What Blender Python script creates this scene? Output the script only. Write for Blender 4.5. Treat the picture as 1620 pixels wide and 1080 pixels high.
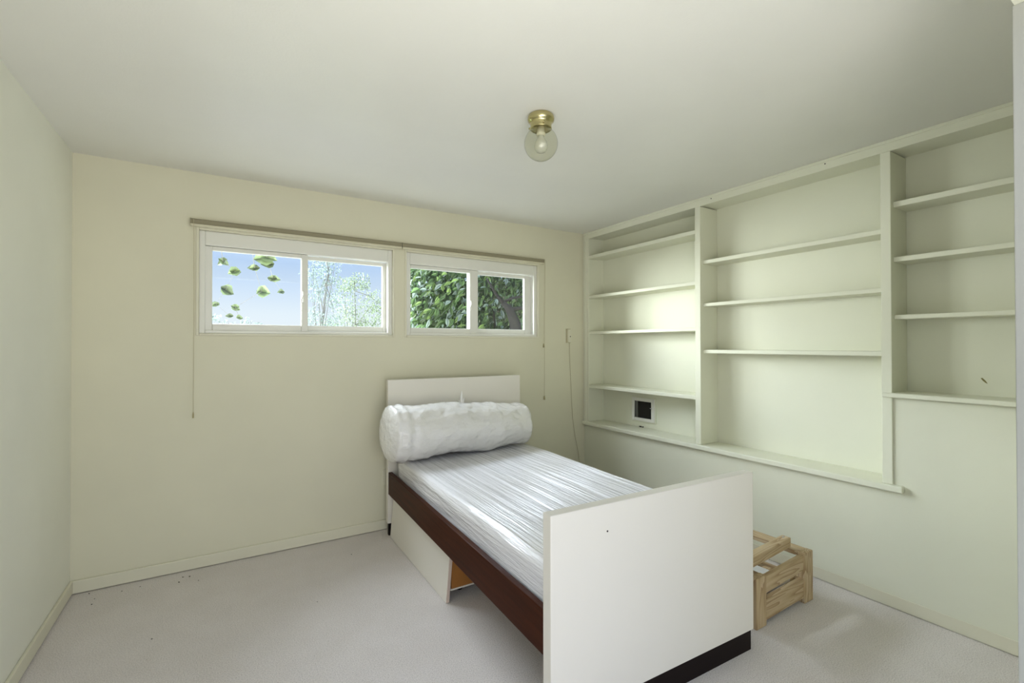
import bpy, bmesh, math, random
from mathutils import Vector, Matrix, noise

random.seed(7)
S = bpy.context.scene
for o in list(bpy.data.objects):
    bpy.data.objects.remove(o)
COL = S.collection

# ------------------------------------------------------------------ camera
CH = 1.3189
cd = bpy.data.cameras.new('camera')
cam = bpy.data.objects.new('camera', cd)
COL.objects.link(cam)
R_ = Vector((0.85049908, -0.52597495, -0.00129275))
U_ = Vector((-0.00300199, -0.00731195, 0.99996876))
F_ = Vector((0.52596797, 0.85046863, 0.00779778))
cam.matrix_world = Matrix(((R_.x, U_.x, -F_.x, 0), (R_.y, U_.y, -F_.y, 0),
                           (R_.z, U_.z, -F_.z, CH), (0, 0, 0, 1)))
cd.sensor_width = 36
cd.lens = 740.24 / 1620 * 36
cd.clip_start = 0.02
S.camera = cam

# ------------------------------------------------------------------ view, sky, sun, fill
S.view_settings.view_transform = 'Standard'
S.view_settings.look = 'None'
S.view_settings.gamma = 1
S.view_settings.use_curve_mapping = False
S.view_settings.exposure = 0.05

W = bpy.data.worlds.new('sky')
S.world = W
W.use_nodes = True
nt = W.node_tree
nt.nodes.clear()
wo = nt.nodes.new('ShaderNodeOutputWorld')
bg = nt.nodes.new('ShaderNodeBackground')
tc = nt.nodes.new('ShaderNodeTexCoord')
sp = nt.nodes.new('ShaderNodeSeparateXYZ')
rp = nt.nodes.new('ShaderNodeValToRGB')
nt.links.new(tc.outputs['Generated'], sp.inputs[0])
nt.links.new(sp.outputs['Z'], rp.inputs[0])
nt.links.new(rp.outputs[0], bg.inputs[0])
nt.links.new(bg.outputs[0], wo.inputs[0])
cr = rp.color_ramp
cr.elements[0].position = 0.0
cr.elements[0].color = (0.90, 0.95, 1.0, 1)
cr.elements[1].position = 1.0
cr.elements[1].color = (0.22, 0.38, 0.80, 1)
for ps, c in ((0.06, (0.82, 0.92, 1.0, 1)), (0.16, (0.52, 0.70, 0.98, 1)), (0.4, (0.40, 0.58, 0.95, 1))):
    e = cr.elements.new(ps)
    e.color = c
bg.inputs[1].default_value = 1.0

def sun(name, direction, strength, angle, color):
    d = bpy.data.lights.new(name, 'SUN')
    d.energy = strength
    d.angle = math.radians(angle)
    d.color = color
    o = bpy.data.objects.new(name, d)
    o.rotation_euler = Vector(direction).to_track_quat('-Z', 'Y').to_euler()
    o.location = (-4, 9, 6)
    COL.objects.link(o)
    return o

sun('hazy_sun', (0.76, -0.64, -0.08), 8.8, 32, (0.94, 1.0, 0.97))
sun('sky_fill_sun', (0.42, -0.68, -0.60), 20, 55, (0.82, 0.90, 1.0))  # second wide sun, added to brighten the mattress and floor

def area(name, loc, target, sx, sy, power, color):
    d = bpy.data.lights.new(name, 'AREA')
    d.shape = 'RECTANGLE'
    d.size, d.size_y = sx, sy
    d.energy = power
    d.color = color
    o = bpy.data.objects.new(name, d)
    o.location = loc
    o.rotation_euler = (Vector(target) - Vector(loc)).to_track_quat('-Z', 'Y').to_euler()
    COL.objects.link(o)
    return o

# daylight that comes in through the wide doorway behind the photographer
area('doorway_daylight', (0.20, -0.85, 0.85), (0.2, 2.0, 1.9), 1.5, 1.2, 26, (1.0, 0.965, 0.88))
# unseen fill lamp added inside the room, aimed up to brighten ceiling and walls
area('ceiling_fill', (0.35, 0.55, 1.25), (0.40, 0.65, 2.35), 0.7, 0.7, 7, (1.0, 0.975, 0.90))

# ------------------------------------------------------------------ materials
def new_mat(name):
    m = bpy.data.materials.new(name)
    m.use_nodes = True
    t = m.node_tree
    return m, t, t.nodes['Principled BSDF']

def coords(t, scale=(1, 1, 1), rot=(0, 0, 0), kind='Object'):
    c = t.nodes.new('ShaderNodeTexCoord')
    mp = t.nodes.new('ShaderNodeMapping')
    mp.inputs['Scale'].default_value = scale
    mp.inputs['Rotation'].default_value = rot
    t.links.new(c.outputs[kind], mp.inputs[0])
    return mp.outputs[0]

def nz(t, vec, scale, detail=4, rough=0.55):
    n = t.nodes.new('ShaderNodeTexNoise')
    n.inputs['Scale'].default_value = scale
    n.inputs['Detail'].default_value = detail
    n.inputs['Roughness'].default_value = rough
    t.links.new(vec, n.inputs['Vector'])
    return n.outputs['Fac']

def ramp(t, fac, stops):
    r = t.nodes.new('ShaderNodeValToRGB')
    while len(r.color_ramp.elements) < len(stops):
        r.color_ramp.elements.new(0.5)
    for e, (p, c) in zip(r.color_ramp.elements, stops):
        e.position = p
        e.color = (*c, 1)
    t.links.new(fac, r.inputs[0])
    return r.outputs[0]

def bump(t, b, height, strength, dist, normal=None):
    n = t.nodes.new('ShaderNodeBump')
    n.inputs['Strength'].default_value = strength
    n.inputs['Distance'].default_value = dist
    t.links.new(height, n.inputs['Height'])
    if normal is not None:
        t.links.new(normal, n.inputs['Normal'])
    t.links.new(n.outputs[0], b.inputs['Normal'])
    return n.outputs[0]

def paint(name, color, rough=0.5, spec=0.3, bscale=180, bstr=0.12, mottle=0.03, big=None):
    m, t, b = new_mat(name)
    v = coords(t)
    lo = tuple(c * (1 - mottle) for c in color)
    hi = tuple(min(1, c * (1 + mottle)) for c in color)
    t.links.new(ramp(t, nz(t, v, 1.7, 3), [(0.3, lo), (0.7, hi)]), b.inputs['Base Color'])
    b.inputs['Roughness'].default_value = rough
    b.inputs['Specular IOR Level'].default_value = spec
    if bstr:
        h1 = bump(t, b, nz(t, v, bscale, 3), bstr, 0.002)
        if big:
            bump(t, b, nz(t, v, big[0], 5, 0.65), big[1], 0.004, h1)
    return m

M = {}
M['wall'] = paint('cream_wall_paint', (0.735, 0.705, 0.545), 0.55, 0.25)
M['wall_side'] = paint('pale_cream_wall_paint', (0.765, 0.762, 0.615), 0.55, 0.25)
M['wall_left'] = paint('brightened_wall_paint', (0.86, 0.855, 0.74), 0.5, 0.3)  # wall paint lightened to make up for the dim light on this side
M['ceiling'] = paint('ceiling_paint', (0.79, 0.78, 0.72), 0.42, 0.35, 120, 0.15, 0.02, (14, 0.25))
M['case'] = paint('bookcase_white_paint', (0.79, 0.79, 0.64), 0.45, 0.35, 90, 0.06)
M['base'] = paint('baseboard_paint', (0.74, 0.71, 0.56), 0.4, 0.35, 60, 0.06)
M['vinyl'] = paint('white_window_vinyl', (0.80, 0.79, 0.72), 0.3, 0.45, 40, 0.0)
M['laminate'] = paint('white_laminate', (0.79, 0.75, 0.67), 0.35, 0.4, 40, 0.0, 0.01)
M['blind_dark'] = paint('taupe_blind_fabric', (0.30, 0.27, 0.18), 0.6, 0.2, 200, 0.1)
M['blind_light'] = paint('cream_blind_rail', (0.66, 0.62, 0.46), 0.4, 0.4, 40, 0)
M['plate'] = paint('ivory_plastic', (0.74, 0.71, 0.56), 0.35, 0.4, 40, 0)
M['black'] = paint('black_void', (0.006, 0.006, 0.007), 0.25, 0.4, 40, 0)
M['dark'] = paint('dark_speck', (0.03, 0.025, 0.02), 0.7, 0.2, 40, 0)
M['scuff'] = paint('brown_scuff', (0.22, 0.19, 0.07), 0.7, 0.2, 40, 0)
M['cord'] = paint('cream_cord', (0.55, 0.50, 0.33), 0.6, 0.2, 40, 0)
M['edge'] = paint('pinkish_edge_band', (0.62, 0.50, 0.42), 0.5, 0.3, 40, 0)
M['tassel'] = paint('tan_tassel', (0.42, 0.36, 0.19), 0.5, 0.3, 40, 0)
M['orange'] = paint('orange_brown_hardboard', (0.36, 0.15, 0.035), 0.5, 0.3, 40, 0, 0.1)
M['steel'] = paint('dull_steel', (0.5, 0.5, 0.5), 0.35, 0.5, 40, 0)
M['steel'].node_tree.nodes['Principled BSDF'].inputs['Metallic'].default_value = 0.9
M['whiteboard'] = paint('white_board', (0.72, 0.72, 0.69), 0.5, 0.3, 40, 0)
M['fence'] = paint('weathered_fence', (0.30, 0.26, 0.20), 0.8, 0.2, 20, 0.3, 0.2)
M['bark'] = paint('bark', (0.035, 0.031, 0.033), 0.85, 0.2, 25, 0.8, 0.3)
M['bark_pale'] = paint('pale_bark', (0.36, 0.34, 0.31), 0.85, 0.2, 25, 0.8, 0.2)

# brass
m, t, b = new_mat('brass')
b.inputs['Base Color'].default_value = (0.52, 0.46, 0.24, 1)
b.inputs['Metallic'].default_value = 1
b.inputs['Roughness'].default_value = 0.22
M['brass'] = m

# dark espresso wood of the bed rails
m, t, b = new_mat('dark_brown_wood')
v = coords(t, (60, 3, 60))
t.links.new(ramp(t, nz(t, v, 1.0, 4), [(0.3, (0.036, 0.010, 0.004)), (0.7, (0.060, 0.017, 0.007))]), b.inputs['Base Color'])
b.inputs['Roughness'].default_value = 0.3
b.inputs['Specular IOR Level'].default_value = 0.03
M['darkwood'] = m
m, t, b = new_mat('black_brown_plinth')
b.inputs['Base Color'].default_value = (0.006, 0.002, 0.002, 1)
b.inputs['Roughness'].default_value = 0.5
b.inputs['Specular IOR Level'].default_value = 0.15
M['plinth'] = m

# pine
def pine(name, axis):
    m, t, b = new_mat(name)
    sc = [22, 22, 22]
    sc[axis] = 2.2
    v = coords(t, tuple(sc))
    n = nz(t, v, 1.0, 2, 0.4)
    w = t.nodes.new('ShaderNodeMath'); w.operation = 'MULTIPLY'; w.inputs[1].default_value = 7.0
    t.links.new(n, w.inputs[0])
    f = t.nodes.new('ShaderNodeMath'); f.operation = 'FRACT'
    t.links.new(w.outputs[0], f.inputs[0])
    t.links.new(ramp(t, f.outputs[0], [(0.0, (0.58, 0.45, 0.28)), (0.6, (0.48, 0.35, 0.19)), (1.0, (0.33, 0.21, 0.10))]), b.inputs['Base Color'])
    b.inputs['Roughness'].default_value = 0.5
    return m
M['pine_x'] = pine('pine_grain_x', 0)
M['pine_y'] = pine('pine_grain_y', 1)
M['pine_z'] = pine('pine_grain_z', 2)

# carpet
m, t, b = new_mat('grey_beige_carpet')
v = coords(t)
fine = nz(t, v, 210, 3, 0.8)
mid = nz(t, v, 6, 4)
big_ = nz(t, v, 1.2, 2)
c1 = ramp(t, fine, [(0.25, (0.44, 0.40, 0.38)), (0.5, (0.79, 0.735, 0.70)), (0.72, (0.95, 0.90, 0.87))])
c2 = ramp(t, mid, [(0.3, (0.95, 0.945, 0.935)), (0.7, (1.0, 1.0, 1.0))])
mx = t.nodes.new('ShaderNodeMix'); mx.data_type = 'RGBA'; mx.blend_type = 'MULTIPLY'
mx.inputs[0].default_value = 1.0
t.links.new(c1, mx.inputs[6]); t.links.new(c2, mx.inputs[7])
c3 = ramp(t, nz(t, v, 40, 3, 0.8), [(0.70, (1, 1, 1)), (0.78, (0.62, 0.58, 0.52))])
mx2 = t.nodes.new('ShaderNodeMix'); mx2.data_type = 'RGBA'; mx2.blend_type = 'MULTIPLY'
mx2.inputs[0].default_value = 1.0
t.links.new(mx.outputs[2], mx2.inputs[6]); t.links.new(c3, mx2.inputs[7])
t.links.new(mx2.outputs[2], b.inputs['Base Color'])
b.inputs['Roughness'].default_value = 0.95
b.inputs['Specular IOR Level'].default_value = 0.1
bump(t, b, fine, 0.6, 0.006)
M['carpet'] = m

# grass outside
M['bounce_slab'] = paint('pale_bounce_slab', (0.58, 0.56, 0.52), 0.9, 0.1, 30, 0.5, 0.15)  # colour of the added reflector slab
M['grass'] = paint('lawn', (0.16, 0.24, 0.07), 0.9, 0.1, 30, 0.5, 0.3)

# glass panes (thin): clear with Fresnel gloss
def thin_glass(name, tint=(1, 1, 1), rough=0.0, gloss=0.7, edge=None):
    m = bpy.data.materials.new(name)
    m.use_nodes = True
    t = m.node_tree
    t.nodes.clear()
    o = t.nodes.new('ShaderNodeOutputMaterial')
    tr = t.nodes.new('ShaderNodeBsdfTransparent')
    tr.inputs[0].default_value = (*tint, 1)
    gl = t.nodes.new('ShaderNodeBsdfGlossy')
    gl.inputs['Roughness'].default_value = rough
    lf = t.nodes.new('ShaderNodeLayerWeight')
    lf.inputs[0].default_value = 0.5
    pw = t.nodes.new('ShaderNodeMath'); pw.operation = 'POWER'; pw.inputs[1].default_value = 4.0
    t.links.new(lf.outputs['Facing'], pw.inputs[0])
    fr = t.nodes.new('ShaderNodeMath'); fr.operation = 'MULTIPLY_ADD'
    fr.inputs[1].default_value = gloss; fr.inputs[2].default_value = 0.04
    t.links.new(pw.outputs[0], fr.inputs[0])
    mx = t.nodes.new('ShaderNodeMixShader')
    t.links.new(fr.outputs[0], mx.inputs[0])
    t.links.new(tr.outputs[0], mx.inputs[1])
    t.links.new(gl.outputs[0], mx.inputs[2])
    t.links.new(mx.outputs[0], o.inputs[0])
    if edge:
        lw = t.nodes.new('ShaderNodeLayerWeight')
        lw.inputs[0].default_value = 0.5
        c = ramp(t, lw.outputs['Facing'], [(0.0, tint), (0.75, tint), (1.0, edge)])
        t.links.new(c, tr.inputs[0])
    return m
M['pane'] = thin_glass('window_glass', (0.97, 0.98, 0.98))
M['globe'] = thin_glass('clear_lamp_glass', (0.90, 0.90, 0.83), 0.02, 1.0, (0.30, 0.30, 0.22))
m, t, b = new_mat('frosted_bulb')
b.inputs['Base Color'].default_value = (0.62, 0.62, 0.55, 1)
b.inputs['Roughness'].default_value = 0.25
M['bulb'] = m

# plastic wrapped bedding
def wrap_mat(name, sx, sy, sz, strength, base, crease, dist1, cr_str, cr_dist):
    m, t, b = new_mat(name)
    b.inputs['Base Color'].default_value = (*base, 1)
    b.inputs['Roughness'].default_value = 0.42
    b.inputs['Specular IOR Level'].default_value = 0.55
    b.inputs['Coat Weight'].default_value = 1.0
    b.inputs['Coat Roughness'].default_value = 0.08
    b.inputs['Coat IOR'].default_value = 1.6
    v = coords(t, (sx, sy, sz))
    n1 = nz(t, v, 1.0, 5, 0.6)
    b1 = t.nodes.new('ShaderNodeBump')
    b1.inputs['Strength'].default_value = strength
    b1.inputs['Distance'].default_value = dist1
    t.links.new(n1, b1.inputs['Height'])
    v2 = coords(t)
    vo = t.nodes.new('ShaderNodeTexNoise')
    vo.noise_type = 'RIDGED_MULTIFRACTAL'
    vo.inputs['Scale'].default_value = crease
    vo.inputs['Detail'].default_value = 3
    t.links.new(v2, vo.inputs['Vector'])
    b2 = t.nodes.new('ShaderNodeBump')
    b2.inputs['Strength'].default_value = cr_str
    b2.inputs['Distance'].default_value = cr_dist
    t.links.new(vo.outputs[0], b2.inputs['Height'])
    t.links.new(b1.outputs[0], b2.inputs['Normal'])
    t.links.new(b2.outputs[0], b.inputs['Normal'])
    t.links.new(b2.outputs[0], b.inputs['Coat Normal'])
    return m
M['wrap_mattress'] = wrap_mat('plastic_wrapped_mattress', 46, 1.6, 20, 1.0, (0.86, 0.85, 0.88), 5, 0.016, 0.35, 0.006)
M['wrap_roll'] = wrap_mat('plastic_wrapped_roll', 9, 14, 14, 1.0, (0.78, 0.76, 0.735), 12, 0.013, 0.7, 0.010)

# leaves
def leaf_mat(name, c, trans=0.4):
    m = bpy.data.materials.new(name)
    m.use_nodes = True
    t = m.node_tree
    t.nodes.clear()
    o = t.nodes.new('ShaderNodeOutputMaterial')
    d = t.nodes.new('ShaderNodeBsdfDiffuse')
    tl = t.nodes.new('ShaderNodeBsdfTranslucent')
    g = t.nodes.new('ShaderNodeBsdfGlossy')
    g.inputs['Roughness'].default_value = 0.35
    oi = t.nodes.new('ShaderNodeObjectInfo')
    gm = t.nodes.new('ShaderNodeNewGeometry')
    ad = t.nodes.new('ShaderNodeMath'); ad.operation = 'ADD'
    t.links.new(oi.outputs['Random'], ad.inputs[0])
    t.links.new(gm.outputs['Random Per Island'], ad.inputs[1])
    fr = t.nodes.new('ShaderNodeMath'); fr.operation = 'FRACT'
    t.links.new(ad.outputs[0], fr.inputs[0])
    col = ramp(t, fr.outputs[0], [(0.0, tuple(x * 0.55 for x in c)), (0.6, c), (1.0, tuple(min(1, x * 1.6) for x in c))])
    t.links.new(col, d.inputs[0])
    t.links.new(col, tl.inputs[0])
    m1 = t.nodes.new('ShaderNodeMixShader'); m1.inputs[0].default_value = trans
    m2 = t.nodes.new('ShaderNodeMixShader'); m2.inputs[0].default_value = 0.06
    t.links.new(d.outputs[0], m1.inputs[1]); t.links.new(tl.outputs[0], m1.inputs[2])
    t.links.new(m1.outputs[0], m2.inputs[1]); t.links.new(g.outputs[0], m2.inputs[2])
    t.links.new(m2.outputs[0], o.inputs[0])
    return m
M['leaf_bright'] = leaf_mat('bright_green_leaf', (0.26, 0.37, 0.12), 0.35)
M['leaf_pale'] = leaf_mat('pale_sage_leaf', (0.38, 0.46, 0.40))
M['leaf_mid'] = leaf_mat('mid_green_leaf', (0.14, 0.225, 0.085), 0.3)
M['leaf_sun'] = leaf_mat('sunlit_yellow_green_leaf', (0.36, 0.43, 0.27), 0.4)
M['leaf_hang'] = leaf_mat('backlit_hanging_leaf', (0.17, 0.22, 0.10), 0.35)
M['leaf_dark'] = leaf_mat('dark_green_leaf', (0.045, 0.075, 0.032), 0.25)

# ------------------------------------------------------------------ builders
ORG = {}

def tag(o, label=None, cat=None, group=None, kind=None):
    if label: o['label'] = label
    if cat: o['category'] = cat
    if group: o['group'] = group
    if kind: o['kind'] = kind
    return o

def thing(name, loc, label, cat, group=None, rz=0, kind=None):
    o = bpy.data.objects.new(name, None)
    o.empty_display_size = 0.1
    o.location = loc
    o.rotation_euler = (0, 0, rz)
    COL.objects.link(o)
    ORG[o] = Vector(loc)
    return tag(o, label, cat, group, kind)

class MB:
    """collects shapes into one bmesh"""
    def __init__(self):
        self.bm = bmesh.new()
    def box(self, lo, hi, bev=0.0, mat=None):
        lo, hi = Vector(lo), Vector(hi)
        c = (lo + hi) / 2
        d = hi - lo
        r = bmesh.ops.create_cube(self.bm, size=1)
        vs = r['verts']
        for v in vs:
            v.co = Vector((v.co.x * d.x, v.co.y * d.y, v.co.z * d.z))
            if mat is not None:
                v.co = mat @ v.co
            v.co += c
        if bev > 0:
            es = list({e for v in vs for e in v.link_edges})
            bmesh.ops.bevel(self.bm, geom=es, offset=min(bev, min(d) * 0.45), segments=2, affect='EDGES', profile=0.5)
        return self
    def prism(self, quad_bottom, quad_top):
        vs = [self.bm.verts.new(p) for p in list(quad_bottom) + list(quad_top)]
        n = len(quad_bottom)
        self.bm.faces.new(vs[:n][::-1])
        self.bm.faces.new(vs[n:])
        for i in range(n):
            j = (i + 1) % n
            self.bm.faces.new((vs[i], vs[j], vs[n + j], vs[n + i]))
        return self
    def ring(self, axis, x0, x1, z0, z1, wl, wr, wb, wt, y0, y1, bev=0.003):
        """rectangular frame in the XZ plane (axis 'y') or the YZ plane (axis 'x')"""
        def P(a, b, c):
            return (a, b, c) if axis == 'y' else (b, a, c)
        for (a0, a1, c0, c1) in ((x0, x0 + wl, z0, z1), (x1 - wr, x1, z0, z1),
                                 (x0 + wl, x1 - wr, z0, z0 + wb), (x0 + wl, x1 - wr, z1 - wt, z1)):
            self.box(P(a0, y0, c0), P(a1, y1, c1), bev)
        return self
    def tube(self, pts, rad, seg=8):
        pts = [Vector(p) for p in pts]
        if not hasattr(rad, '__len__'):
            rad = [rad] * len(pts)
        rings = []
        for i, p in enumerate(pts):
            a = pts[max(0, i - 1)]
            c = pts[min(len(pts) - 1, i + 1)]
            d = (c - a).normalized()
            s = d.cross(Vector((0.31, 0.2, 0.93)))
            if s.length < 1e-3:
                s = d.cross(Vector((1, 0, 0)))
            s.normalize()
            u = d.cross(s)
            rings.append([self.bm.verts.new(p + rad[i] * (s * math.cos(k * 2 * math.pi / seg) + u * math.sin(k * 2 * math.pi / seg))) for k in range(seg)])
        for r0, r1 in zip(rings, rings[1:]):
            for k in range(seg):
                self.bm.faces.new((r0[k], r0[(k + 1) % seg], r1[(k + 1) % seg], r1[k]))
        self.bm.faces.new(rings[0][::-1])
        self.bm.faces.new(rings[-1])
        return self
    def lathe(self, c, prof, seg=40):
        c = Vector(c)
        rings = []
        for r, z in prof:
            if r < 1e-5:
                rings.append([self.bm.verts.new(c + Vector((0, 0, z)))])
            else:
                rings.append([self.bm.verts.new(c + Vector((r * math.cos(k * 2 * math.pi / seg), r * math.sin(k * 2 * math.pi / seg), z))) for k in range(seg)])
        for a, b_ in zip(rings, rings[1:]):
            for k in range(seg):
                k2 = (k + 1) % seg
                if len(a) == 1 and len(b_) == 1:
                    continue
                if len(a) == 1:
                    self.bm.faces.new((a[0], b_[k2], b_[k]))
                elif len(b_) == 1:
                    self.bm.faces.new((a[k], a[k2], b_[0]))
                else:
                    self.bm.faces.new((a[k], a[k2], b_[k2], b_[k]))
        return self
    def build(self, name, mat, parent=None, local=False, smooth=False):
        bm = self.bm
        bmesh.ops.recalc_face_normals(bm, faces=bm.faces[:])
        if parent is not None and not local:
            root = parent
            while root.parent is not None:
                root = root.parent
            off = ORG.get(root, Vector((0, 0, 0)))
            for v in bm.verts:
                v.co -= off
        me = bpy.data.meshes.new(name)
        bm.to_mesh(me)
        bm.free()
        for p in me.polygons:
            p.use_smooth = smooth
        me.materials.append(M[mat] if isinstance(mat, str) else mat)
        o = bpy.data.objects.new(name, me)
        COL.objects.link(o)
        if parent is not None:
            o.parent = parent
        return o

def B(lo, hi, bev=0.0):
    return MB().box(lo, hi, bev)

# ------------------------------------------------------------------ room shell
H = 2.35
XL, XR, YB = -0.684, 2.86, 3.35
YF0, YF1 = 0.19, 0.31
XBK = 3.05                # back of the bookcase recess

def struct(name, mb, mat, label=None):
    o = mb.build(name, mat)
    return tag(o, label, None, None, 'structure')

struct('floor', B((XL - 0.1, -1.6, -0.1), (XBK + 0.1, YB + 0.14, 0.0)), 'carpet')
struct('ceiling', B((XL - 0.1, YF0, H), (XBK + 0.1, YB + 0.14, H + 0.12)), 'ceiling')
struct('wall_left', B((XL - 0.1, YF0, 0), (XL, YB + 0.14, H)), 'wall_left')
# back wall around the two window openings
w1x0, w1x1, w2x0, w2x1, wz0, wz1 = -0.137, 1.067, 1.140, 2.350, 1.378, 2.030
mb = MB()
mb.box((XL, YB, 0), (XBK + 0.1, YB + 0.14, wz0))
mb.box((XL, YB, wz1), (XBK + 0.1, YB + 0.14, H))
mb.box((XL, YB, wz0), (w1x0, YB + 0.14, wz1))
mb.box((w1x1, YB, wz0), (w2x0, YB + 0.14, wz1))
mb.box((w2x1, YB, wz0), (XBK + 0.1, YB + 0.14, wz1))
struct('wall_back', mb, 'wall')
# right wall: full-height slab behind the recess, and the wall below the ledges
mb = MB()
mb.box((XBK, YF0, 0), (XBK + 0.1, YB, H))
mb.box((XR, 0.94, 0), (XBK, YB, 0.59))
mb.box((XR, YF0, 0), (XBK, 0.94, 1.06))
mb.box((XR, 0.94, 0.59), (XBK, 0.993, 1.06))
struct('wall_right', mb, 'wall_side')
# front wall with the wide doorway the photographer stands in
mb = MB()
mb.box((XL, YF0, 0), (-0.56, YF1, H))
mb.box((1.6, YF0, 0), (XBK, YF1, H), 0.004)
mb.box((-0.56, YF0, 2.12), (1.6, YF1, H))
struct('wall_front', mb, 'wall_side')

M['jamb'] = paint('darkened_door_jamb', (0.42, 0.42, 0.38), 0.6, 0.1)  # jamb colour darkened to offset the doorway light falling on it
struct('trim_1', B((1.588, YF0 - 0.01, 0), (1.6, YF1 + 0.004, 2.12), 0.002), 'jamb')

# baseboards
struct('baseboard_back', B((XL, YB - 0.014, 0.004), (XR, YB, 0.072), 0.004), 'base')
struct('baseboard_left', B((XL, YF1, 0.010), (XL + 0.014, YB - 0.014, 0.074), 0.004), 'base')
struct('baseboard_right', B((XR - 0.006, YF1, 0.004), (XR + 0.0, YB - 0.014, 0.066), 0.003), 'base')

# ------------------------------------------------------------------ windows
def window(name, x0, x1, gl, gr, label):
    """x0..x1 the opening; gl, gr = glass extents (left pane, right pane) seen on the wall plane"""
    w = thing(name, (x0, YB, wz0), label, None, kind='structure')
    MB().ring('y', x0, x1, wz0, wz1, 0.016, 0.016, 0.014, 0.02, YB - 0.006, YB + 0.035, 0.004).build('window_casing', 'base', w)
    MB().ring('y', x0 + 0.016, x1 - 0.016, wz0 + 0.014, wz1 - 0.02, 0.030, 0.030, 0.020, 0.085, YB + 0.012, YB + 0.075, 0.004).build('window_frame', 'vinyl', w)
    y2 = YB + 0.05
    k = y2 / YB
    def X(v): return v * k
    def Z(v): return CH + (v - CH) * k
    zb, zt = Z(1.449), Z(1.890)
    # fixed right pane (further out) and sliding left pane (nearer)
    xm = (gl[1] + gr[0]) / 2
    lft = x0 + 0.040
    rgt = x1 - 0.040
    s1 = MB().ring('y', lft, X(gr[0]) - 0.003, Z(1.408), Z(1.915), X(gl[0]) - lft, X(gr[0]) - 0.003 - X(gl[1]), zb - Z(1.408), Z(1.915) - zt, YB + 0.030, YB + 0.062, 0.004).build('sash', 'vinyl', w)
    s2 = MB().ring('y', X(gl[1]) + 0.004, rgt, Z(1.408), Z(1.915), X(gr[0]) - X(gl[1]) - 0.004, rgt - X(gr[1]), zb - Z(1.408) + 0.002, Z(1.915) - zt, YB + 0.066, YB + 0.095, 0.004).build('sash', 'vinyl', w)
    B((X(gl[0]) - 0.004, YB + 0.044, zb - 0.004), (X(gl[1]) + 0.004, YB + 0.047, zt + 0.004)).build('pane', 'pane', s1)
    B((X(gr[0]) - 0.004, YB + 0.080, zb - 0.004), (X(gr[1]) + 0.004, YB + 0.083, zt + 0.004)).build('pane', 'pane', s2)
    xl = X(gl[1]) + 0.006
    mb = MB()
    mb.box((xl, YB + 0.022, CH + 0.28), (xl + 0.014, YB + 0.031, CH + 0.36), 0.003)
    mb.tube([(xl - 0.002, YB + 0.026, CH + 0.275), (xl - 0.006, YB + 0.020, CH + 0.30), (xl + 0.004, YB + 0.016, CH + 0.34)], 0.004, 6)
    mb.build('latch', 'vinyl', s1)
    return w

window('window_1', w1x0, w1x1, (-0.054, 0.438), (0.481, 0.981), 'two-pane white sliding window showing blue sky and pale leaves')
window('window_2', w2x0, w2x1, (1.180, 1.666), (1.743, 2.208), 'two-pane white sliding window filled with dense green foliage')

# ------------------------------------------------------------------ blinds above the windows
def blind(x0, x1, label, cords):
    t_ = thing('window_blind', ((x0 + x1) / 2, YB, 2.027), label, 'blind', 'raised blinds over the windows')
    hr = B((x0, YB - 0.034, 2.036), (x1, YB - 0.002, 2.066), 0.006).build('headrail', 'blind_dark', t_)
    B((x0 + 0.001, YB - 0.035, 2.0655), (x1 - 0.001, YB - 0.004, 2.0685), 0.001).build('top_lip', 'blind_light', t_)
    B((x0 - 0.002, YB - 0.040, 2.022), (x1 + 0.002, YB - 0.006, 2.0365), 0.004).build('bottom_rail', 'blind_light', t_)
    for x in (x0, x1):
        B((x - 0.003, YB - 0.036, 2.036), (x + 0.003, YB - 0.001, 2.067), 0.002).build('end_cap', 'blind_dark', t_)
    for (x, z1, big) in cords:
        mb = MB().tube([(x, YB - 0.043, 2.060), (x, YB - 0.042, 2.02), (x + 0.002, YB - 0.03, 1.6), (x, YB - 0.024, z1)], 0.0013, 6)
        c = mb.build('pull_cord', 'cord', t_)
        r = 0.0075 if big else 0.004
        MB().lathe((x, YB - 0.024, z1 - 0.038), [(0, 0), (r, 0.002), (r * 0.9, 0.022), (r * 0.45, 0.036), (0, 0.038)], 10).build('tassel', 'tassel', c, smooth=True)
    return t_
blind(-0.162, 1.108, 'raised taupe blind with cream bottom rail over the sky-filled window', [(-0.146, 0.93, False)])
blind(1.116, 2.385, 'raised taupe blind with cream bottom rail over the foliage-filled window', [(2.381, 1.335, True), (2.388, 0.88, True)])

o = B((1.1095, YB - 0.032, 2.030), (1.1145, YB, 2.066), 0.001).build('blind_gap_strip', 'black')  # black strip filling the gap between the blinds
tag(o, 'thin black bracket in the gap between the two raised blinds', 'strip')

# ------------------------------------------------------------------ built-in bookcase in the right wall
bc = thing('built_in_bookcase', (XR, 1.8, 0.6), 'cream painted built-in bookcase of three shelf bays recessed into the wall', 'bookcase')
def bpart(name, lo, hi, bev=0.002, mat='case'):
    return B(lo, hi, bev).build(name, mat, bc)
XF = 2.85
bpart('back_panel', (XBK - 0.006, 2.12, 0.60), (XBK, YB, 2.345), 0)
bpart('back_panel', (XBK - 0.006, 1.015, 0.60), (XBK, 2.12, 2.345), 0)
bpart('back_panel', (XBK - 0.006, YF1, 1.06), (XBK, 1.015, 2.345), 0)
bpart('top_trim', (XF, YF1, 2.293), (XF + 0.02, YB - 0.004, 2.35))
bpart('crown_bead', (XF - 0.007, YF1, 2.334), (XF + 0.004, YB - 0.004, 2.35), 0.003)
bpart('top_board', (XF + 0.02, YF1, 2.300), (XBK - 0.006, YB - 0.004, 2.318), 0)
bpart('stile', (XF, 3.275, 0.62), (XF + 0.02, YB - 0.002, 2.293))
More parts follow.
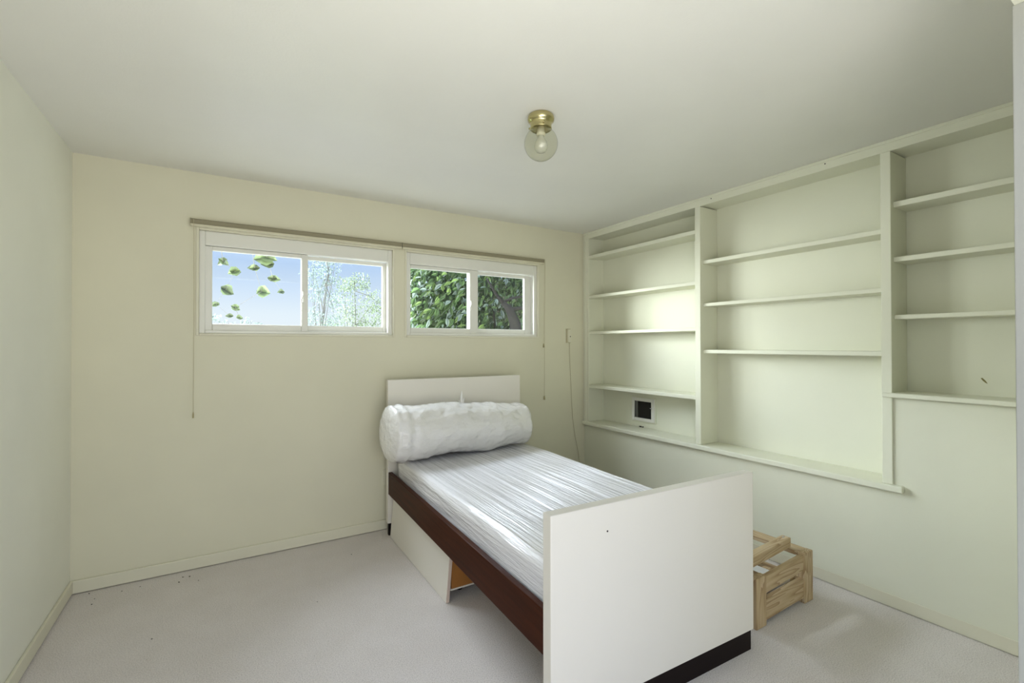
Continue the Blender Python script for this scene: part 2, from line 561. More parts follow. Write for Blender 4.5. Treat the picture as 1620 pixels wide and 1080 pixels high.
bpart('stile_bead', (XF - 0.006, 3.308, 0.62), (XF + 0.004, 3.326, 2.335), 0.003)
bpart('side_panel', (XF + 0.02, 3.285, 0.62), (XBK - 0.006, 3.305, 2.30), 0)
bpart('divider', (XF, 2.095, 0.62), (XBK - 0.006, 2.139, 2.293), 0.003)
bpart('divider', (XF, 0.993, 0.62), (XBK - 0.006, 1.037, 2.293), 0.003)
bpart('ledge', (XF - 0.022, 0.948, 0.588), (XBK - 0.006, YB - 0.004, 0.620), 0.005)
bpart('ledge', (XF - 0.024, YF1, 1.056), (XF, 1.030, 1.078), 0.004)
bpart('ledge_board', (XF, YF1, 1.056), (XBK - 0.006, 0.993, 1.078), 0)
for z0, z1 in ((2.108, 2.137), (1.745, 1.771), (1.418, 1.442), (0.930, 0.958)):
    bpart('shelf', (XF + 0.006, 2.139, z0), (XBK - 0.006, 3.285, z1), 0.003)
for z0, z1 in ((1.888, 1.914), (1.588, 1.612), (1.260, 1.285)):
    bpart('shelf', (XF + 0.030, 1.037, z0), (XBK - 0.006, 2.095, z1), 0.003)
for z0, z1 in ((2.012, 2.040), (1.735, 1.760), (1.446, 1.468)):
    bpart('shelf', (XF + 0.030, YF1, z0), (XBK - 0.006, 0.993, z1), 0.003)
for y, z in ((2.006, 2.323), (1.292, 2.326)):
    MB().lathe((0, 0, 0), [(0, 0.001), (0.0035, 0.001), (0.0035, -0.002), (0, -0.002)], 10)
    mb = MB().lathe((0, 0, 0), [(0, 0.0015), (0.0035, 0.001), (0.0035, -0.002), (0, -0.002)], 10)
    bmesh.ops.rotate(mb.bm, verts=mb.bm.verts[:], cent=(0, 0, 0), matrix=Matrix.Rotation(-math.pi / 2, 3, 'Y'))
    bmesh.ops.translate(mb.bm, verts=mb.bm.verts[:], vec=(XF, y, z))
    tag(mb.build('nail_head', 'dark', bc), 'dark nail head in the top trim')
xs = XBK - 0.0065
mb = MB()
P_ = [(xs, 0.716, 1.160), (xs, 0.708, 1.148), (xs, 0.698, 1.138), (xs, 0.692, 1.136), (xs, 0.700, 1.150), (xs, 0.710, 1.162)]
mb.prism([(x - 0.0008, y, z) for x, y, z in P_], P_)
tag(mb.build('scuff_mark', 'scuff', bc), 'short brown scuff on the back panel')

# access hatch in the lowest compartment
ht = thing('access_hatch', (XBK, 2.79, 0.66), 'small white-framed hatch with black opening low in the farthest bookcase bay', 'hatch')
xh = XBK - 0.006
MB().ring('x', 2.660, 2.928, 0.664, 0.874, 0.012, 0.012, 0.012, 0.012, xh - 0.010, xh, 0.002).build('outer_frame', 'case', ht)
fr_ = MB().ring('x', 2.670, 2.918, 0.672, 0.868, 0.034, 0.026, 0.026, 0.028, xh - 0.015, xh, 0.003).build('door_frame', 'vinyl', ht)
op = B((xh - 0.004, 2.700, 0.694), (xh - 0.001, 2.896, 0.842)).build('dark_opening', 'black', ht)
for y in (2.876, 2.862, 2.848):
    B((xh - 0.007, y - 0.002, 0.696), (xh - 0.004, y + 0.002, 0.840), 0.001).build('bar', 'steel' if y > 2.85 else 'dark', op)
MB().tube([(xh - 0.012, 2.716, 0.790), (xh - 0.020, 2.705, 0.791), (xh - 0.017, 2.692, 0.786)], [0.003, 0.004, 0.003], 8).build('latch', 'steel', fr_, smooth=True)
for (y, dy) in ((2.818, 0.012), (2.790, 0.005)):
    mb = MB().box((xh - 0.022, y - dy, 0.6205), (xh - 0.012, y + dy, 0.630), 0.002)
    tag(mb.build('hinge_scrap', 'dark'), 'longer black metal scrap on the ledge below the hatch' if dy > 0.01 else 'stubby black metal scrap on the ledge below the hatch', 'scrap')

# ------------------------------------------------------------------ cable box on the back wall
cb = thing('cable_box', (2.66, YB, 1.40), 'small ivory wall box with a dark hole and cable beside bookcase', 'wall box')
yb_ = YB
B((2.654, yb_ - 0.024, 1.343), (2.692, yb_, 1.462), 0.003).build('cover', 'plate', cb)
B((2.647, yb_ - 0.010, 1.339), (2.694, yb_, 1.466), 0.002).build('backing', 'cord', cb)
mb = MB().lathe((0, 0, 0), [(0, 0.002), (0.005, 0.0015), (0.005, -0.003), (0, -0.003)], 12)
bmesh.ops.rotate(mb.bm, verts=mb.bm.verts[:], cent=(0, 0, 0), matrix=Matrix.Rotation(math.pi / 2, 3, 'X'))
bmesh.ops.translate(mb.bm, verts=mb.bm.verts[:], vec=(2.678, yb_ - 0.024, 1.396))
mb.build('hole', 'dark', cb)
MB().tube([(2.680, yb_ - 0.008, 1.345), (2.685, yb_ - 0.005, 1.22), (2.698, yb_ - 0.003, 1.006), (2.708, yb_ - 0.003, 0.83), (2.719, yb_ - 0.003, 0.659),
           (2.748, yb_ - 0.003, 0.484), (2.785, yb_ - 0.004, 0.335), (2.80, yb_ - 0.018, 0.12), (2.80, yb_ - 0.022, 0.01)], 0.002, 6).build('cable', 'cord', cb, smooth=True)

# outlet half hidden behind the headboard
wl = thing('wall_outlet', (1.0, YB, 0.37), 'ivory wall outlet half hidden behind the white headboard', 'outlet')
B((0.972, YB - 0.007, 0.315), (1.042, YB, 0.430), 0.003).build('plate', 'plate', wl)
for z in (0.348, 0.398):
    B((0.992, YB - 0.010, z - 0.014), (1.022, YB - 0.006, z + 0.014), 0.003).build('socket', 'plate', wl)

# ------------------------------------------------------------------ ceiling lamp
lc = Vector((1.213, 1.712, 0))
lp = thing('ceiling_lamp', (lc.x, lc.y, H), 'brass flush ceiling lamp with clear glass globe', 'lamp')
MB().lathe(lc, [(0, H), (0.052, H), (0.058, H - 0.006), (0.0605, H - 0.016), (0.059, H - 0.026), (0.052, H - 0.033), (0.048, H - 0.038), (0.047, H - 0.056), (0.049, H - 0.062), (0.046, H - 0.064), (0.040, H - 0.060), (0, H - 0.050)], 48).build('canopy', 'brass', lp, smooth=True)
R = 0.0755
prof = [(0.044, H - 0.058)]
zc = 2.222
a0 = math.asin(0.044 / R)
for i in range(0, 25):
    a = a0 + (math.pi - a0) * i / 24
    prof.append((max(R * math.sin(a), 0.0), zc + R * math.cos(a)))
MB().lathe(lc, prof, 48).build('glass_globe', 'globe', lp, smooth=True)
sk = MB().lathe(lc, [(0, H - 0.052), (0.016, H - 0.052), (0.017, H - 0.075), (0.020, H - 0.080), (0.019, H - 0.092), (0, H - 0.092)], 24).build('socket', 'plate', lp, smooth=True)
MB().lathe(lc, [(0.0, H - 0.085), (0.013, H - 0.088), (0.014, H - 0.100), (0.024, H - 0.116), (0.030, H - 0.134), (0.029, H - 0.150), (0.020, H - 0.164), (0, H - 0.170)], 24).build('bulb', 'bulb', lp, smooth=True)
for a in (math.radians(-110), math.radians(10), math.radians(130)):
    px, py = lc.x + 0.050 * math.cos(a), lc.y + 0.050 * math.sin(a)
    MB().tube([(px - 0.006 * math.cos(a), py - 0.006 * math.sin(a), H - 0.052), (px + 0.006 * math.cos(a), py + 0.006 * math.sin(a), H - 0.052)], 0.0045, 10).build('thumb_screw', 'brass', lp, smooth=True)

# ------------------------------------------------------------------ bed
BO = Vector((0.9028, 1.2243, 0))
TH = -0.03645
BW, BL = 1.064, 2.031
bed = thing('single_bed', BO, 'white and dark brown single bed under the windows', 'bed', rz=TH)
def bedpart(name, lo, hi, mat, bev=0.003, parent=bed):
    return B(lo, hi, bev).build(name, mat, parent, local=True)
bedpart('headboard', (0, BL - 0.042, 0.085), (BW, BL, 1.077), 'laminate', 0.003)
bedpart('plinth', (0.008, BL - 0.036, 0.0), (BW - 0.008, BL - 0.006, 0.086), 'plinth', 0.001)
fb = bedpart('footboard', (0, 0, 0.085), (BW, 0.046, 0.766), 'laminate', 0.003)
bedpart('plinth', (0.014, 0.004, 0.0), (BW - 0.014, 0.040, 0.086), 'plinth', 0.001)
mb = MB().lathe((0, 0, 0), [(0, 0.0008), (0.0035, 0.0006), (0.0035, -0.002), (0, -0.002)], 10)
bmesh.ops.rotate(mb.bm, verts=mb.bm.verts[:], cent=(0, 0, 0), matrix=Matrix.Rotation(math.pi / 2, 3, 'X'))
bmesh.ops.translate(mb.bm, verts=mb.bm.verts[:], vec=(0.239, 0, 0.671))
mb.build('screw_hole', 'dark', fb, local=True)
bedpart('side_rail', (0.003, 0.046, 0.288), (0.030, BL - 0.042, 0.440), 'darkwood', 0.003)
bedpart('side_rail', (BW - 0.030, 0.046, 0.288), (BW - 0.003, BL - 0.042, 0.440), 'darkwood', 0.003)
for i in range(12):
    y = 0.09 + i * 0.158
    bedpart('slat', (0.030, y, 0.352), (BW - 0.030, y + 0.08, 0.370), 'pine_x', 0.002)

# mattress
def soft_box(lo, hi, r, nx, ny, disp):
    """rounded box with a displaced skin, in local coordinates"""
    bm = bmesh.new()
    lo, hi = Vector(lo), Vector(hi)
    c = (lo + hi) / 2
    hd = (hi - lo) / 2
    n = (nx, ny, 8)
    bmesh.ops.create_cube(bm, size=2)
    bm2 = bmesh.new()
    cache = {}
    def vert(p):
        k = tuple(round(x, 5) for x in p)
        if k not in cache:
            q = Vector((p[0] * hd.x, p[1] * hd.y, p[2] * hd.z))
            inner = Vector([max(-hd[i] + r, min(hd[i] - r, q[i])) for i in range(3)])
            d = q - inner
            if d.length > 1e-9:
                q = inner + d.normalized() * r
            cache[k] = bm2.verts.new(c + q)
        return cache[k]
    def lin(m):
        return [-1 + 2 * i / m for i in range(m + 1)]
    for ax in range(3):
        u, w = [i for i in range(3) if i != ax]
        for s in (-1, 1):
            U, V = lin(n[u]), lin(n[w])
            for a, a2 in zip(U, U[1:]):
                for b_, b2 in zip(V, V[1:]):
                    q = []
                    for (x, y) in ((a, b_), (a2, b_), (a2, b2), (a, b2)):
                        p = [0, 0, 0]
                        p[ax], p[u], p[w] = s, x, y
                        q.append(vert(p))
                    bm2.faces.new(q)
    bm.free()
    bm2.normal_update()
    bmesh.ops.recalc_face_normals(bm2, faces=bm2.faces[:])
    bm2.normal_update()
    for v, d in [(v, disp(v.co, v.normal)) for v in bm2.verts]:
        v.co += d
    mb = MB()
    mb.bm.free()
    mb.bm = bm2
    return mb

mat_th = thing('mattress', BO, 'plastic-wrapped white mattress lying on the bed', 'mattress', rz=TH)
def mdisp(p, n):
    w = noise.noise(Vector((p.x * 24, p.y * 1.3, p.z * 12))) * 0.0035 + noise.noise(Vector((p.x * 60, p.y * 2.2, p.z * 30))) * 0.0016
    w += noise.noise(Vector((p.x * 3, p.y * 3, p.z * 3 + 4))) * 0.004
    return n * w
mt = soft_box((0.040, 0.060, 0.374), (1.028, 1.905, 0.566), 0.035, 200, 60, mdisp).build('mattress_body', 'wrap_mattress', mat_th, local=True, smooth=True)

# rolled bedding in a clear bag
rl = thing('bedding_roll', BO, 'rolled bedding in a clear plastic bag at the head of the bed', 'bedding', rz=TH)
P0, P1 = Vector((-0.085, 1.735, 0.758)), Vector((1.005, 1.825, 0.722))
axd = (P1 - P0).normalized()
sd = axd.cross(Vector((0, 0, 1))).normalized()
up = sd.cross(axd).normalized()
NL, NC = 90, 80
bm = bmesh.new()
rings = []
Lr = (P1 - P0).length
for i in range(NL + 1):
    f = i / NL
    # squash the ends: rows bunch up in the caps
    capw = 0.055
    if f < 0.14:
        a = (f / 0.14) * math.pi / 2
        pos, cr_ = capw * (1 - math.cos(a)), math.sin(a) ** 0.45
    elif f > 0.86:
        a = ((1 - f) / 0.14) * math.pi / 2
        pos, cr_ = Lr - capw * 0.8 * (1 - math.cos(a)), math.sin(a) ** 0.45
    else:
        pos, cr_ = capw + (Lr - capw * 1.8) * (f - 0.14) / 0.72, 1.0
    g = pos / Lr
    r = 0.187 * (1 - 0.20 * g) * cr_
    if i in (0, NL):
        rings.append([bm.verts.new(P0 + axd * pos)])
        continue
    ring = []
    for k in range(NC):
        a = k * 2 * math.pi / NC
        c_, s_ = math.cos(a), math.sin(a)
        n_ = sd * c_ + up * s_
        rr = r
        p = P0 + axd * pos + n_ * rr
        wv = 0.022 * noise.noise(Vector((p.x * 4, p.y * 4, p.z * 4)))
        wv += 0.010 * noise.noise(Vector((p.x * 11 + 5, p.y * 11, p.z * 11)))
        rd = abs(noise.noise(Vector((p.x * 15 + p.z * 12, p.y * 9, p.z * 15 - p.x * 6)))) 
        wv -= 0.030 * max(0, 0.22 - rd)
        if g < 0.13:        # bag edge crease on the near end
            wv += 0.006 * math.sin(g * 95)
        p = P0 + axd * pos + n_ * (rr + wv * (0.4 + 0.6 * cr_))
        zmin = 0.5705 if p.x > 0.035 else 0.5705 - min(0.03, (0.035 - p.x) * 0.35)
        if p.z < zmin:
            p.z = zmin + 0.0
        ring.append(bm.verts.new(p))
    rings.append(ring)
for a, b_ in zip(rings, rings[1:]):
    for k in range(NC):
        k2 = (k + 1) % NC
        if len(a) == 1:
            bm.faces.new((a[0], b_[k2], b_[k]))
        elif len(b_) == 1:
            bm.faces.new((a[k], a[k2], b_[0]))
        else:
            bm.faces.new((a[k], a[k2], b_[k2], b_[k]))
mb = MB(); mb.bm.free(); mb.bm = bm
roll = mb.build('roll_body', 'wrap_roll', rl, local=True, smooth=True)
# twisted tail of plastic standing up from the roll
tp = P0 + axd * (Lr * 0.50) + up * 0.155 - sd * 0.0
mb = MB()
for (dx, dz, ht_, rd) in ((0.0, 0, 0.105, 0.014), (0.014, 0, 0.055, 0.009), (-0.014, 0, 0.040, 0.008)):
    b0 = tp + axd * dx
    mb.tube([b0 - axd * 0.01 + sd * 0.05 - up * 0.05, b0 + sd * 0.015 - up * 0.003, b0 + up * ht_ * 0.5 - axd * 0.004, b0 + up * ht_ + axd * (dx * 0.6 - 0.004)], [rd * 0.5, rd, rd * 0.7, 0.001], 7)
mb.build('plastic_tail', 'wrap_roll', rl, local=True)

# drawer under the bed
ca, sa = math.cos(TH), math.sin(TH)
def bw(a, b_, z=0):
    return Vector((BO.x + a * ca - b_ * sa, BO.y + a * sa + b_ * ca, z))
d0, d1 = bw(0.034, 0.995), bw(0.010, 1.965)
dth = math.atan2(d1.y - d0.y, d1.x - d0.x) - math.pi / 2
dr = thing('underbed_drawer', (d0.x, d0.y, 0), 'white-fronted drawer with orange-brown sides pushed under the bed', 'drawer', rz=dth)
DL = (d1 - d0).length
tl = 0.022    # the front leans in towards the top
mb = MB().prism([(0, 0, 0.003), (0.018, 0, 0.003), (0.018, DL, 0.003), (0, DL, 0.003)],
                [(tl, 0, 0.262), (tl + 0.018, 0, 0.262), (tl + 0.018, DL, 0.262), (tl, DL, 0.262)])
fp = mb.build('front_panel', 'laminate', dr, local=True)
mb = MB().prism([(0.001, -0.0012, 0.003), (0.017, -0.0012, 0.003), (0.017, 0, 0.003), (0.001, 0, 0.003)],
                [(tl + 0.001, -0.0012, 0.262), (tl + 0.017, -0.0012, 0.262), (tl + 0.017, 0, 0.262), (tl + 0.001, 0, 0.262)])
tag(mb.build('edge_band', 'edge', fp, local=True), 'pinkish tan edge band')
for y0 in (0.012, DL - 0.024):
    s = B((0.036, y0, 0.060), (0.62, y0 + 0.012, 0.235), 0.001).build('side_panel', 'orange', dr, local=True)
    B((0.030, y0 - 0.002, 0.052), (0.62, y0 + 0.014, 0.060), 0.001).build('edge_strip', 'laminate', s, local=True)
B((0.608, 0.024, 0.060), (0.62, DL - 0.024, 0.235), 0.001).build('back_panel', 'orange', dr, local=True)
B((0.036, 0.024, 0.056), (0.608, DL - 0.024, 0.062), 0.0).build('bottom_panel', 'whiteboard', dr, local=True)
for x in (0.12, 0.54):
    for y in (0.10, DL - 0.10):
        mb = MB().tube([(x, y - 0.012, 0.026), (x, y + 0.012, 0.026)], 0.026, 14)
        mb.box((x - 0.012, y - 0.018, 0.04), (x + 0.012, y + 0.018, 0.057), 0.002)
        mb.build('caster', 'plinth', dr, local=True)

# ------------------------------------------------------------------ pine frame beside the bed
pf = thing('pine_frame', (2.36, 1.5, 0), 'low slatted pine frame on the carpet between footboard and bookcase wall', 'frame')
yA, yA2 = 1.250, 1.285
def pp(name, lo, hi, mat, bev=0.004, parent=pf):
    return B(lo, hi, bev).build(name, mat, parent)
yE = 1.98
for (x0, x1, zt) in ((2.098, 2.180, 0.236), (2.522, 2.606, 0.256)):
    pp('post', (x0, yA, 0.0), (x1, yA2, zt), 'pine_z')
    pp('post', (x0, yE, 0.0), (x1, yE + 0.035, zt), 'pine_z')
for y0 in (yA + 0.006, yE + 0.006):
    for (za, zb_, zc_, zd_) in ((0.148, 0.224, 0.168, 0.244), (0.020, 0.118, 0.030, 0.128)):
        mb = MB().prism([(2.180, y0, za), (2.522, y0, zc_), (2.522, y0 + 0.022, zc_), (2.180, y0 + 0.022, za)],
                        [(2.180, y0, zb_), (2.522, y0, zd_), (2.522, y0 + 0.022, zd_), (2.180, y0 + 0.022, zb_)])
        mb.build('end_rail', 'pine_x', pf)
pp('side_rail', (2.522, yA2, 0.232), (2.606, yE, 0.254), 'pine_y')
pp('side_rail', (2.098, yA2, 0.212), (2.180, yE, 0.234), 'pine_y')
pp('lower_rail', (2.582, yA2, 0.03), (2.604, yE, 0.10), 'pine_y')
pp('lower_rail', (2.100, yA2, 0.03), (2.122, yE, 0.10), 'pine_y')
for i in range(6):
    y = 1.33 + i * 0.105
    pp('slat', (2.122, y, 0.075), (2.582, y + 0.055, 0.090), 'pine_x')
wb = B((2.20, 1.31, 0.096), (2.50, 1.92, 0.110), 0.002).build('white_board', 'whiteboard')
tag(wb, 'white board lying on the slats inside the pine frame', 'board')
# loose beam across the top
lb = thing('pine_beam', (2.28, 1.33, 0.257), 'loose square pine beam resting across the top of the pine frame', 'beam', rz=0.075)
B((-0.24, -0.022, 0.0), (0.262, 0.024, 0.050), 0.004).build('beam_body', 'pine_x', lb, local=True)
MB().lathe((0.235, 0.004, 0.049), [(0, 0.004), (0.006, 0.003), (0.007, 0.0), (0, 0.0)], 12).build('bolt_head', 'steel', lb, local=True, smooth=True)

# ------------------------------------------------------------------ crumbs on the carpet
k = 0
for (x, y, s) in ((-0.156, 3.249, 1.3), (-0.189, 3.261, 0.9), (-0.379, 3.256, 0.8), (-0.456, 3.249, 0.7), (-0.564, 3.165, 0.8), (-0.563, 3.227, 0.6),
               (-0.203, 3.203, 1.0), (-0.111, 3.17, 0.7), (-0.60, 3.31, 0.9), (0.695, 3.052, 0.7), (0.418, 2.582, 0.7), (-0.267, 2.649, 0.8)):
    bm = bmesh.new()
    bmesh.ops.create_icosphere(bm, subdivisions=1, radius=0.0042 * s)
    for v in bm.verts:
        v.co *= 1 + random.uniform(-0.35, 0.35)
        v.co.z *= 0.6
    mb = MB(); mb.bm.free(); mb.bm = bm
    o = mb.build('crumb', 'dark')
    o.location = (x, y, 0.0018 * s)
    tag(o, 'tiny dark crumb on the carpet below the windows', 'crumb', 'dark crumbs on the carpet')

# ------------------------------------------------------------------ outside
tag(B((-9, YB + 0.14, -0.6), (12, 13, -0.5)).build('ground', 'grass'), None, None, None, 'structure')

tag(B((-8, YB + 0.14, -0.5), (9, 8.2, -0.47)).build('bounce_ground', 'bounce_slab'), None, None, None, 'structure')  # unseen pale slab, added to throw light up onto the ceiling

def leaf_bm(bm, pos, d, n, L, wd, fold=0.25):
    d = d.normalized()
    s = d.cross(n)
    if s.length < 1e-4:
        s = d.cross(Vector((0.3, 1, 0.2)))
    s.normalize()
    n = s.cross(d).normalized()
    pts = []
    prof = [(0, 0), (0.25, 0.8), (0.55, 1.0), (0.8, 0.55), (1.0, 0)]
    mid = [bm.verts.new(pos + d * (L * t_) - n * (L * 0.18 * t_ * t_)) for t_, _ in prof]
    lf = [bm.verts.new(pos + d * (L * t_) + s * (wd * w_) + n * (wd * fold * w_ - L * 0.18 * t_ * t_)) for t_, w_ in prof[1:-1]]
    rt = [bm.verts.new(pos + d * (L * t_) - s * (wd * w_) + n * (wd * fold * w_ - L * 0.18 * t_ * t_)) for t_, w_ in prof[1:-1]]
    for side in (lf, rt):
        bm.faces.new((mid[0], mid[1], side[0]))
        bm.faces.new((mid[1], mid[2], side[1], side[0]))
        bm.faces.new((mid[2], mid[3], side[2], side[1]))
        bm.faces.new((mid[3], mid[4], side[2]))

def rv():
    while True:
        v = Vector((random.uniform(-1, 1), random.uniform(-1, 1), random.uniform(-1, 1)))
        if 0.05 < v.length < 1:
            return v.normalized()

leaf_meshes = []
for i in range(5):
    bm = bmesh.new()
    leaf_bm(bm, Vector((0, 0, 0)), Vector((1, 0, 0)), Vector((0, 0, 1)), 1.0, 0.15 + 0.03 * i, 0.15 + 0.08 * i)
    me = bpy.data.meshes.new('leaf')
    bm.to_mesh(me); bm.free()
    for p in me.polygons: p.use_smooth = True
    leaf_meshes.append(me)

def leaf_obj(parent, pos, d, n, L, mat, wide=1.0):
    me = leaf_meshes[random.randrange(5)]
    key = (me.name, mat)
    if key not in leaf_cache:
        m2 = me.copy(); m2.materials.append(M[mat]); leaf_cache[key] = m2
    o = bpy.data.objects.new('leaf', leaf_cache[key])
    d = d.normalized()
    s = n.cross(d).normalized()
    n2 = d.cross(s).normalized()
    mt_ = Matrix(((d.x, s.x, n2.x), (d.y, s.y, n2.y), (d.z, s.z, n2.z)))
    o.rotation_euler = mt_.to_euler()
    o.scale = (L, L * wide, L)
    o.location = pos - ORG[parent]
    o.parent = parent
    COL.objects.link(o)
leaf_cache = {}

# leaves hanging close outside the first window, on a drooping branch
br = thing('hanging_branch', (-0.9, 4.9, -0.5), 'drooping branch with a few large pale leaves against the sky', 'tree')
mb = MB()
mb.tube([(-0.9, 4.9, -0.5), (-0.92, 4.92, 1.0), (-0.85, 4.95, 2.1), (-0.5, 4.9, 2.42), (0.0, 4.75, 2.44), (0.45, 4.65, 2.36)], [0.05, 0.045, 0.035, 0.022, 0.013, 0.006], 8)
mb.build('trunk', 'bark_pale', br, smooth=True)
mb = MB()
clus = [(0.0, 4.7, 2.042, .10), (0.088, 4.6, 1.947, .10), (0.241, 4.75, 2.014, .11), (0.319, 4.5, 2.075, .15), (0.34, 4.55, 2.03, .11), (0.387, 4.8, 1.935, .10),
        (0.023, 4.6, 1.788, .11), (0.30, 4.8, 1.808, .11), (0.479, 5.0, 1.838, .06), (-0.052, 4.7, 1.67, .08), (0.091, 4.7, 1.649, .09), (0.05, 4.6, 1.571, .07), (0.12, 4.65, 1.56, .06)]
for ch in ((0, 1, 6, 9, 11), (3, 4, 5, 8), (2, 7, 10, 12)):
    p_ = [Vector((clus[ch[0]][0] - 0.05, clus[ch[0]][1], 2.42))] + [Vector(clus[i][:3]) for i in ch]
    mb.tube(p_, [0.003, 0.0025, 0.002, 0.0015, 0.001, 0.001][:len(p_)], 5)
mb.build('twigs', 'bark_pale', br)['kind'] = 'stuff'
for (x, y, z, L) in clus:
    for j in range(2):
        d = Vector((random.choice((-1, 1)) * random.uniform(0.4, 1.0), random.uniform(-0.3, 0.3), random.uniform(-0.5, 0.2)))
        n_ = Vector((random.uniform(-0.3, 0.3), -1, random.uniform(0.0, 0.8)))
        leaf_obj(br, Vector((x, y, z)) - d.normalized() * L * 0.4, d, n_, L * random.uniform(0.8, 1.1), 'leaf_hang', 2.0)

# pale sparse trees farther off, seen in the right half of the first window
def tree(name, label, base, top, crown, nleaf, L, mat, bark, seed, group=None, conif=False):
    random.seed(seed)
    t_ = thing(name, base, label, 'tree', group)
    bx, by, bz = base
    mb = MB()
    tt = Vector((top[0], top[1], top[2]))
    bb = Vector(base)
    pts = [bb.lerp(tt, f) + Vector((0.05 * math.sin(5 * f + seed), 0.05 * math.cos(4 * f), 0)) for f in (0, 0.25, 0.5, 0.75, 1)]
    mb.tube(pts, [0.06, 0.045, 0.03, 0.016, 0.004], 8)
    br_ = []
    for i in range(16):
        f = 0.3 + 0.65 * random.random()
        p = bb.lerp(tt, f)
        c = crown[random.randrange(len(crown))]
        q = Vector(c[:3]) + rv() * c[3] * 0.8
        mb.tube([p, p.lerp(q, 0.5) + Vector((0, 0, 0.08)), q], [0.012, 0.007, 0.002], 5)
        br_.append((p, q))
    mb.build('trunk', bark, t_, smooth=True)
    bm = bmesh.new()
    for i in range(nleaf):
        c = crown[random.randrange(len(crown))]
        rad = c[3] * random.random() ** 0.4
        p = Vector(c[:3]) + Vector(rv()) * rad
        if conif:
            d = Vector((p.x - tt.x, p.y - tt.y, -0.35)) + rv() * 0.4
        else:
            d = rv() + Vector((0, -0.2, -0.5))
        leaf_bm(bm, p, d, rv() + Vector((0, -0.4, 0.8)), L * random.uniform(0.7, 1.3), L * (0.1 if conif else 0.24))
    m_ = MB(); m_.bm.free(); m_.bm = bm
    m_.build('foliage', mat, t_)['kind'] = 'stuff'
    return t_
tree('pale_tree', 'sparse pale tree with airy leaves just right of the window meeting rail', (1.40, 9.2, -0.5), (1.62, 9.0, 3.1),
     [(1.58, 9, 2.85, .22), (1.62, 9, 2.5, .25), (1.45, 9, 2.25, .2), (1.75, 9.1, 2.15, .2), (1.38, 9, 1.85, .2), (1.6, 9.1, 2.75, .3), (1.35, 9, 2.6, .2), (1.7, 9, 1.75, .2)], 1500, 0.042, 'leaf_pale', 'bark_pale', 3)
tree('young_tree', 'airy bright green tree seen at the right side of the sky window', (2.477, 11.061, -0.777), (2.477, 10.600, 2.910),
     [(2.304, 10.600, 2.622, 0.230), (2.592, 10.600, 2.737, 0.230), (2.304, 10.600, 2.219, 0.346), (2.880, 10.715, 2.334, 0.288), (2.362, 10.600, 1.873, 0.346), (2.996, 10.600, 1.931, 0.346), (1.959, 10.715, 1.700, 0.230), (2.650, 10.485, 1.758, 0.346), (3.168, 10.485, 2.103, 0.346)], 2600, 0.048, 'leaf_sun', 'bark_pale', 5)
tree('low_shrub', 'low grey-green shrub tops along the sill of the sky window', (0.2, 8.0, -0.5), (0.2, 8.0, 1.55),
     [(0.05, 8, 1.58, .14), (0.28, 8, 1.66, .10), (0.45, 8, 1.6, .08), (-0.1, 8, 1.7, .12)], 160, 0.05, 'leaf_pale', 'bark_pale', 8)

# dense leafy bush and dark trunk outside the second window
random.seed(21)
bu = thing('leafy_bush', (2.6, 5.9, -0.5), 'dense leafy green bush filling the second window', 'bush')
mb = MB()
for (x, y) in ((2.0, 5.8), (2.3, 6.0), (2.6, 5.9), (2.9, 6.0), (3.3, 5.9), (3.8, 6.0), (2.75, 6.2)):
    mb.tube([(x + 0.3 * (2.6 - x), y, -0.5), (x + 0.05, y, 0.8), (x, y - 0.1, 1.6), (x - 0.1, y - 0.15, 2.3)], [0.03, 0.025, 0.018, 0.006], 6)
mb.build('stems', 'bark', bu, smooth=True)
droop = Vector((-0.65, -0.25, -0.75))
def bush_pt(front):
    while True:
        x = random.uniform(1.55, 4.3)
        z = random.uniform(0.9, 2.75)
        if x + (z - 1.9) * -0.75 < 1.72 + random.uniform(-0.15, 0.15):   # the top-left corner stays open to the sky
            continue
        yy = random.uniform(5.35, 5.6) if front else random.uniform(5.6, 6.5)
        if x < 0.345 * yy:
            continue
        if x > 3.05 + (2.25 - z) * 0.1 and z < 2.15 and random.random() < (0.75 if front else 0.35):     # trunk hollow
            continue
        return Vector((x, yy, z))
n_obj = 0
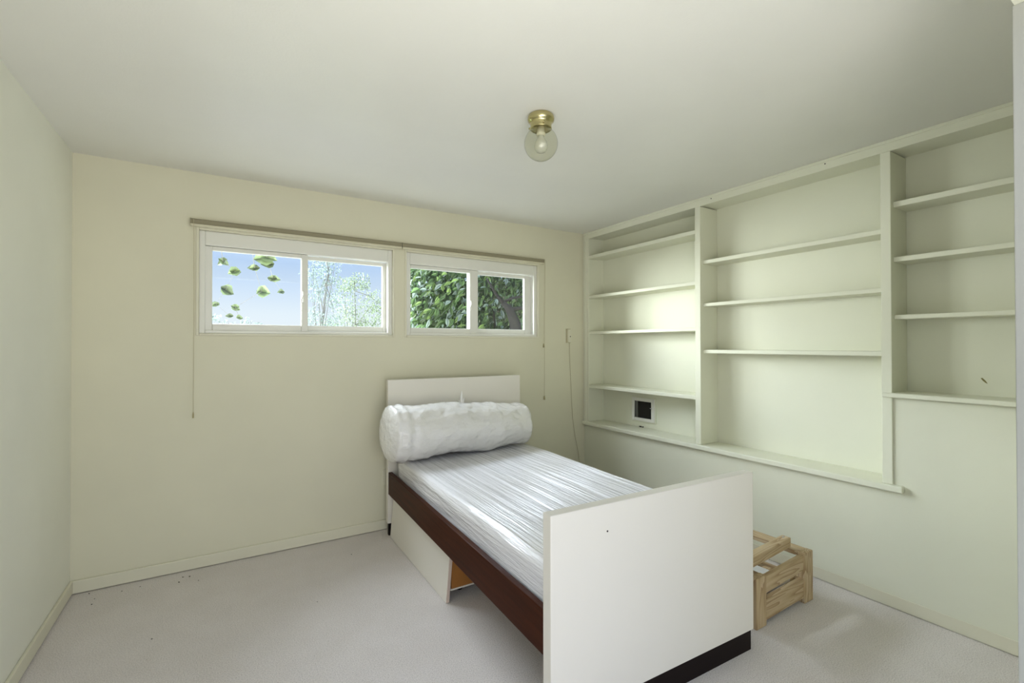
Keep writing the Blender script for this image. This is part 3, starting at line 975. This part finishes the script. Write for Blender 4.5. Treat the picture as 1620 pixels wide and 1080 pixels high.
while n_obj < 290:
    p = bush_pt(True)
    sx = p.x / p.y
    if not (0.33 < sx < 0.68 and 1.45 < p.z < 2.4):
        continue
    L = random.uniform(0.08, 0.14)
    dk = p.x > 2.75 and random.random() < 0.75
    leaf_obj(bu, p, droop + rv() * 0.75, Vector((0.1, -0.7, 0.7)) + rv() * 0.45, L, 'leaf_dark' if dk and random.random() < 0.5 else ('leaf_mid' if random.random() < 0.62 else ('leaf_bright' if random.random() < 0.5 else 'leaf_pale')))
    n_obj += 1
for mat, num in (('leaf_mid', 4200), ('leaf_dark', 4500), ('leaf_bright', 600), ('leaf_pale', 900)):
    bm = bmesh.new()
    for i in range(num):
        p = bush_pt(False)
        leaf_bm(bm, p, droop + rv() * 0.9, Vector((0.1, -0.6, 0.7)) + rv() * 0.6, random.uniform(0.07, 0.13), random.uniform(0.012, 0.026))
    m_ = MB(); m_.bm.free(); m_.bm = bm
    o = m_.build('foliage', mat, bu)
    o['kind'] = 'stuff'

tk = thing('dark_tree', (3.313, 5.159, -0.403), 'dark forked tree trunk at the right edge of the second window', 'tree')
MB().tube([(3.361, 5.159, -0.403), (3.313, 5.159, 0.828), (3.276, 5.159, 1.443), (3.219, 5.159, 1.642), (3.143, 5.159, 1.793), (3.048, 5.159, 1.869)], [0.12, 0.10, 0.085, 0.07, 0.05, 0.03], 12).build('trunk', 'bark', tk, smooth=True)
mb = MB()
mb.tube([(3.162, 5.159, 1.774), (3.313, 5.131, 1.803), (3.550, 5.112, 1.793), (3.881, 5.112, 1.831)], [0.03, 0.022, 0.018, 0.012], 7)
mb.tube([(3.048, 5.159, 1.869), (3.171, 5.131, 1.926), (3.408, 5.112, 1.964), (3.787, 5.112, 2.058)], [0.02, 0.016, 0.012, 0.008], 7)
mb.tube([(3.048, 5.159, 1.869), (2.935, 5.131, 1.964), (2.793, 5.112, 2.153)], [0.028, 0.018, 0.01], 7)
mb.build('branch', 'bark', tk, smooth=True)
fn = thing('garden_fence', (4.0, 6.9, -0.5), 'weathered board fence glimpsed behind the dark trunk', 'fence')
for i in range(9):
    B((2.8 + i * 0.28, 6.9, -0.5), (2.8 + i * 0.28 + 0.27, 6.925, 2.35 + 0.01 * (i % 3)), 0.004).build('plank', 'fence', fn)
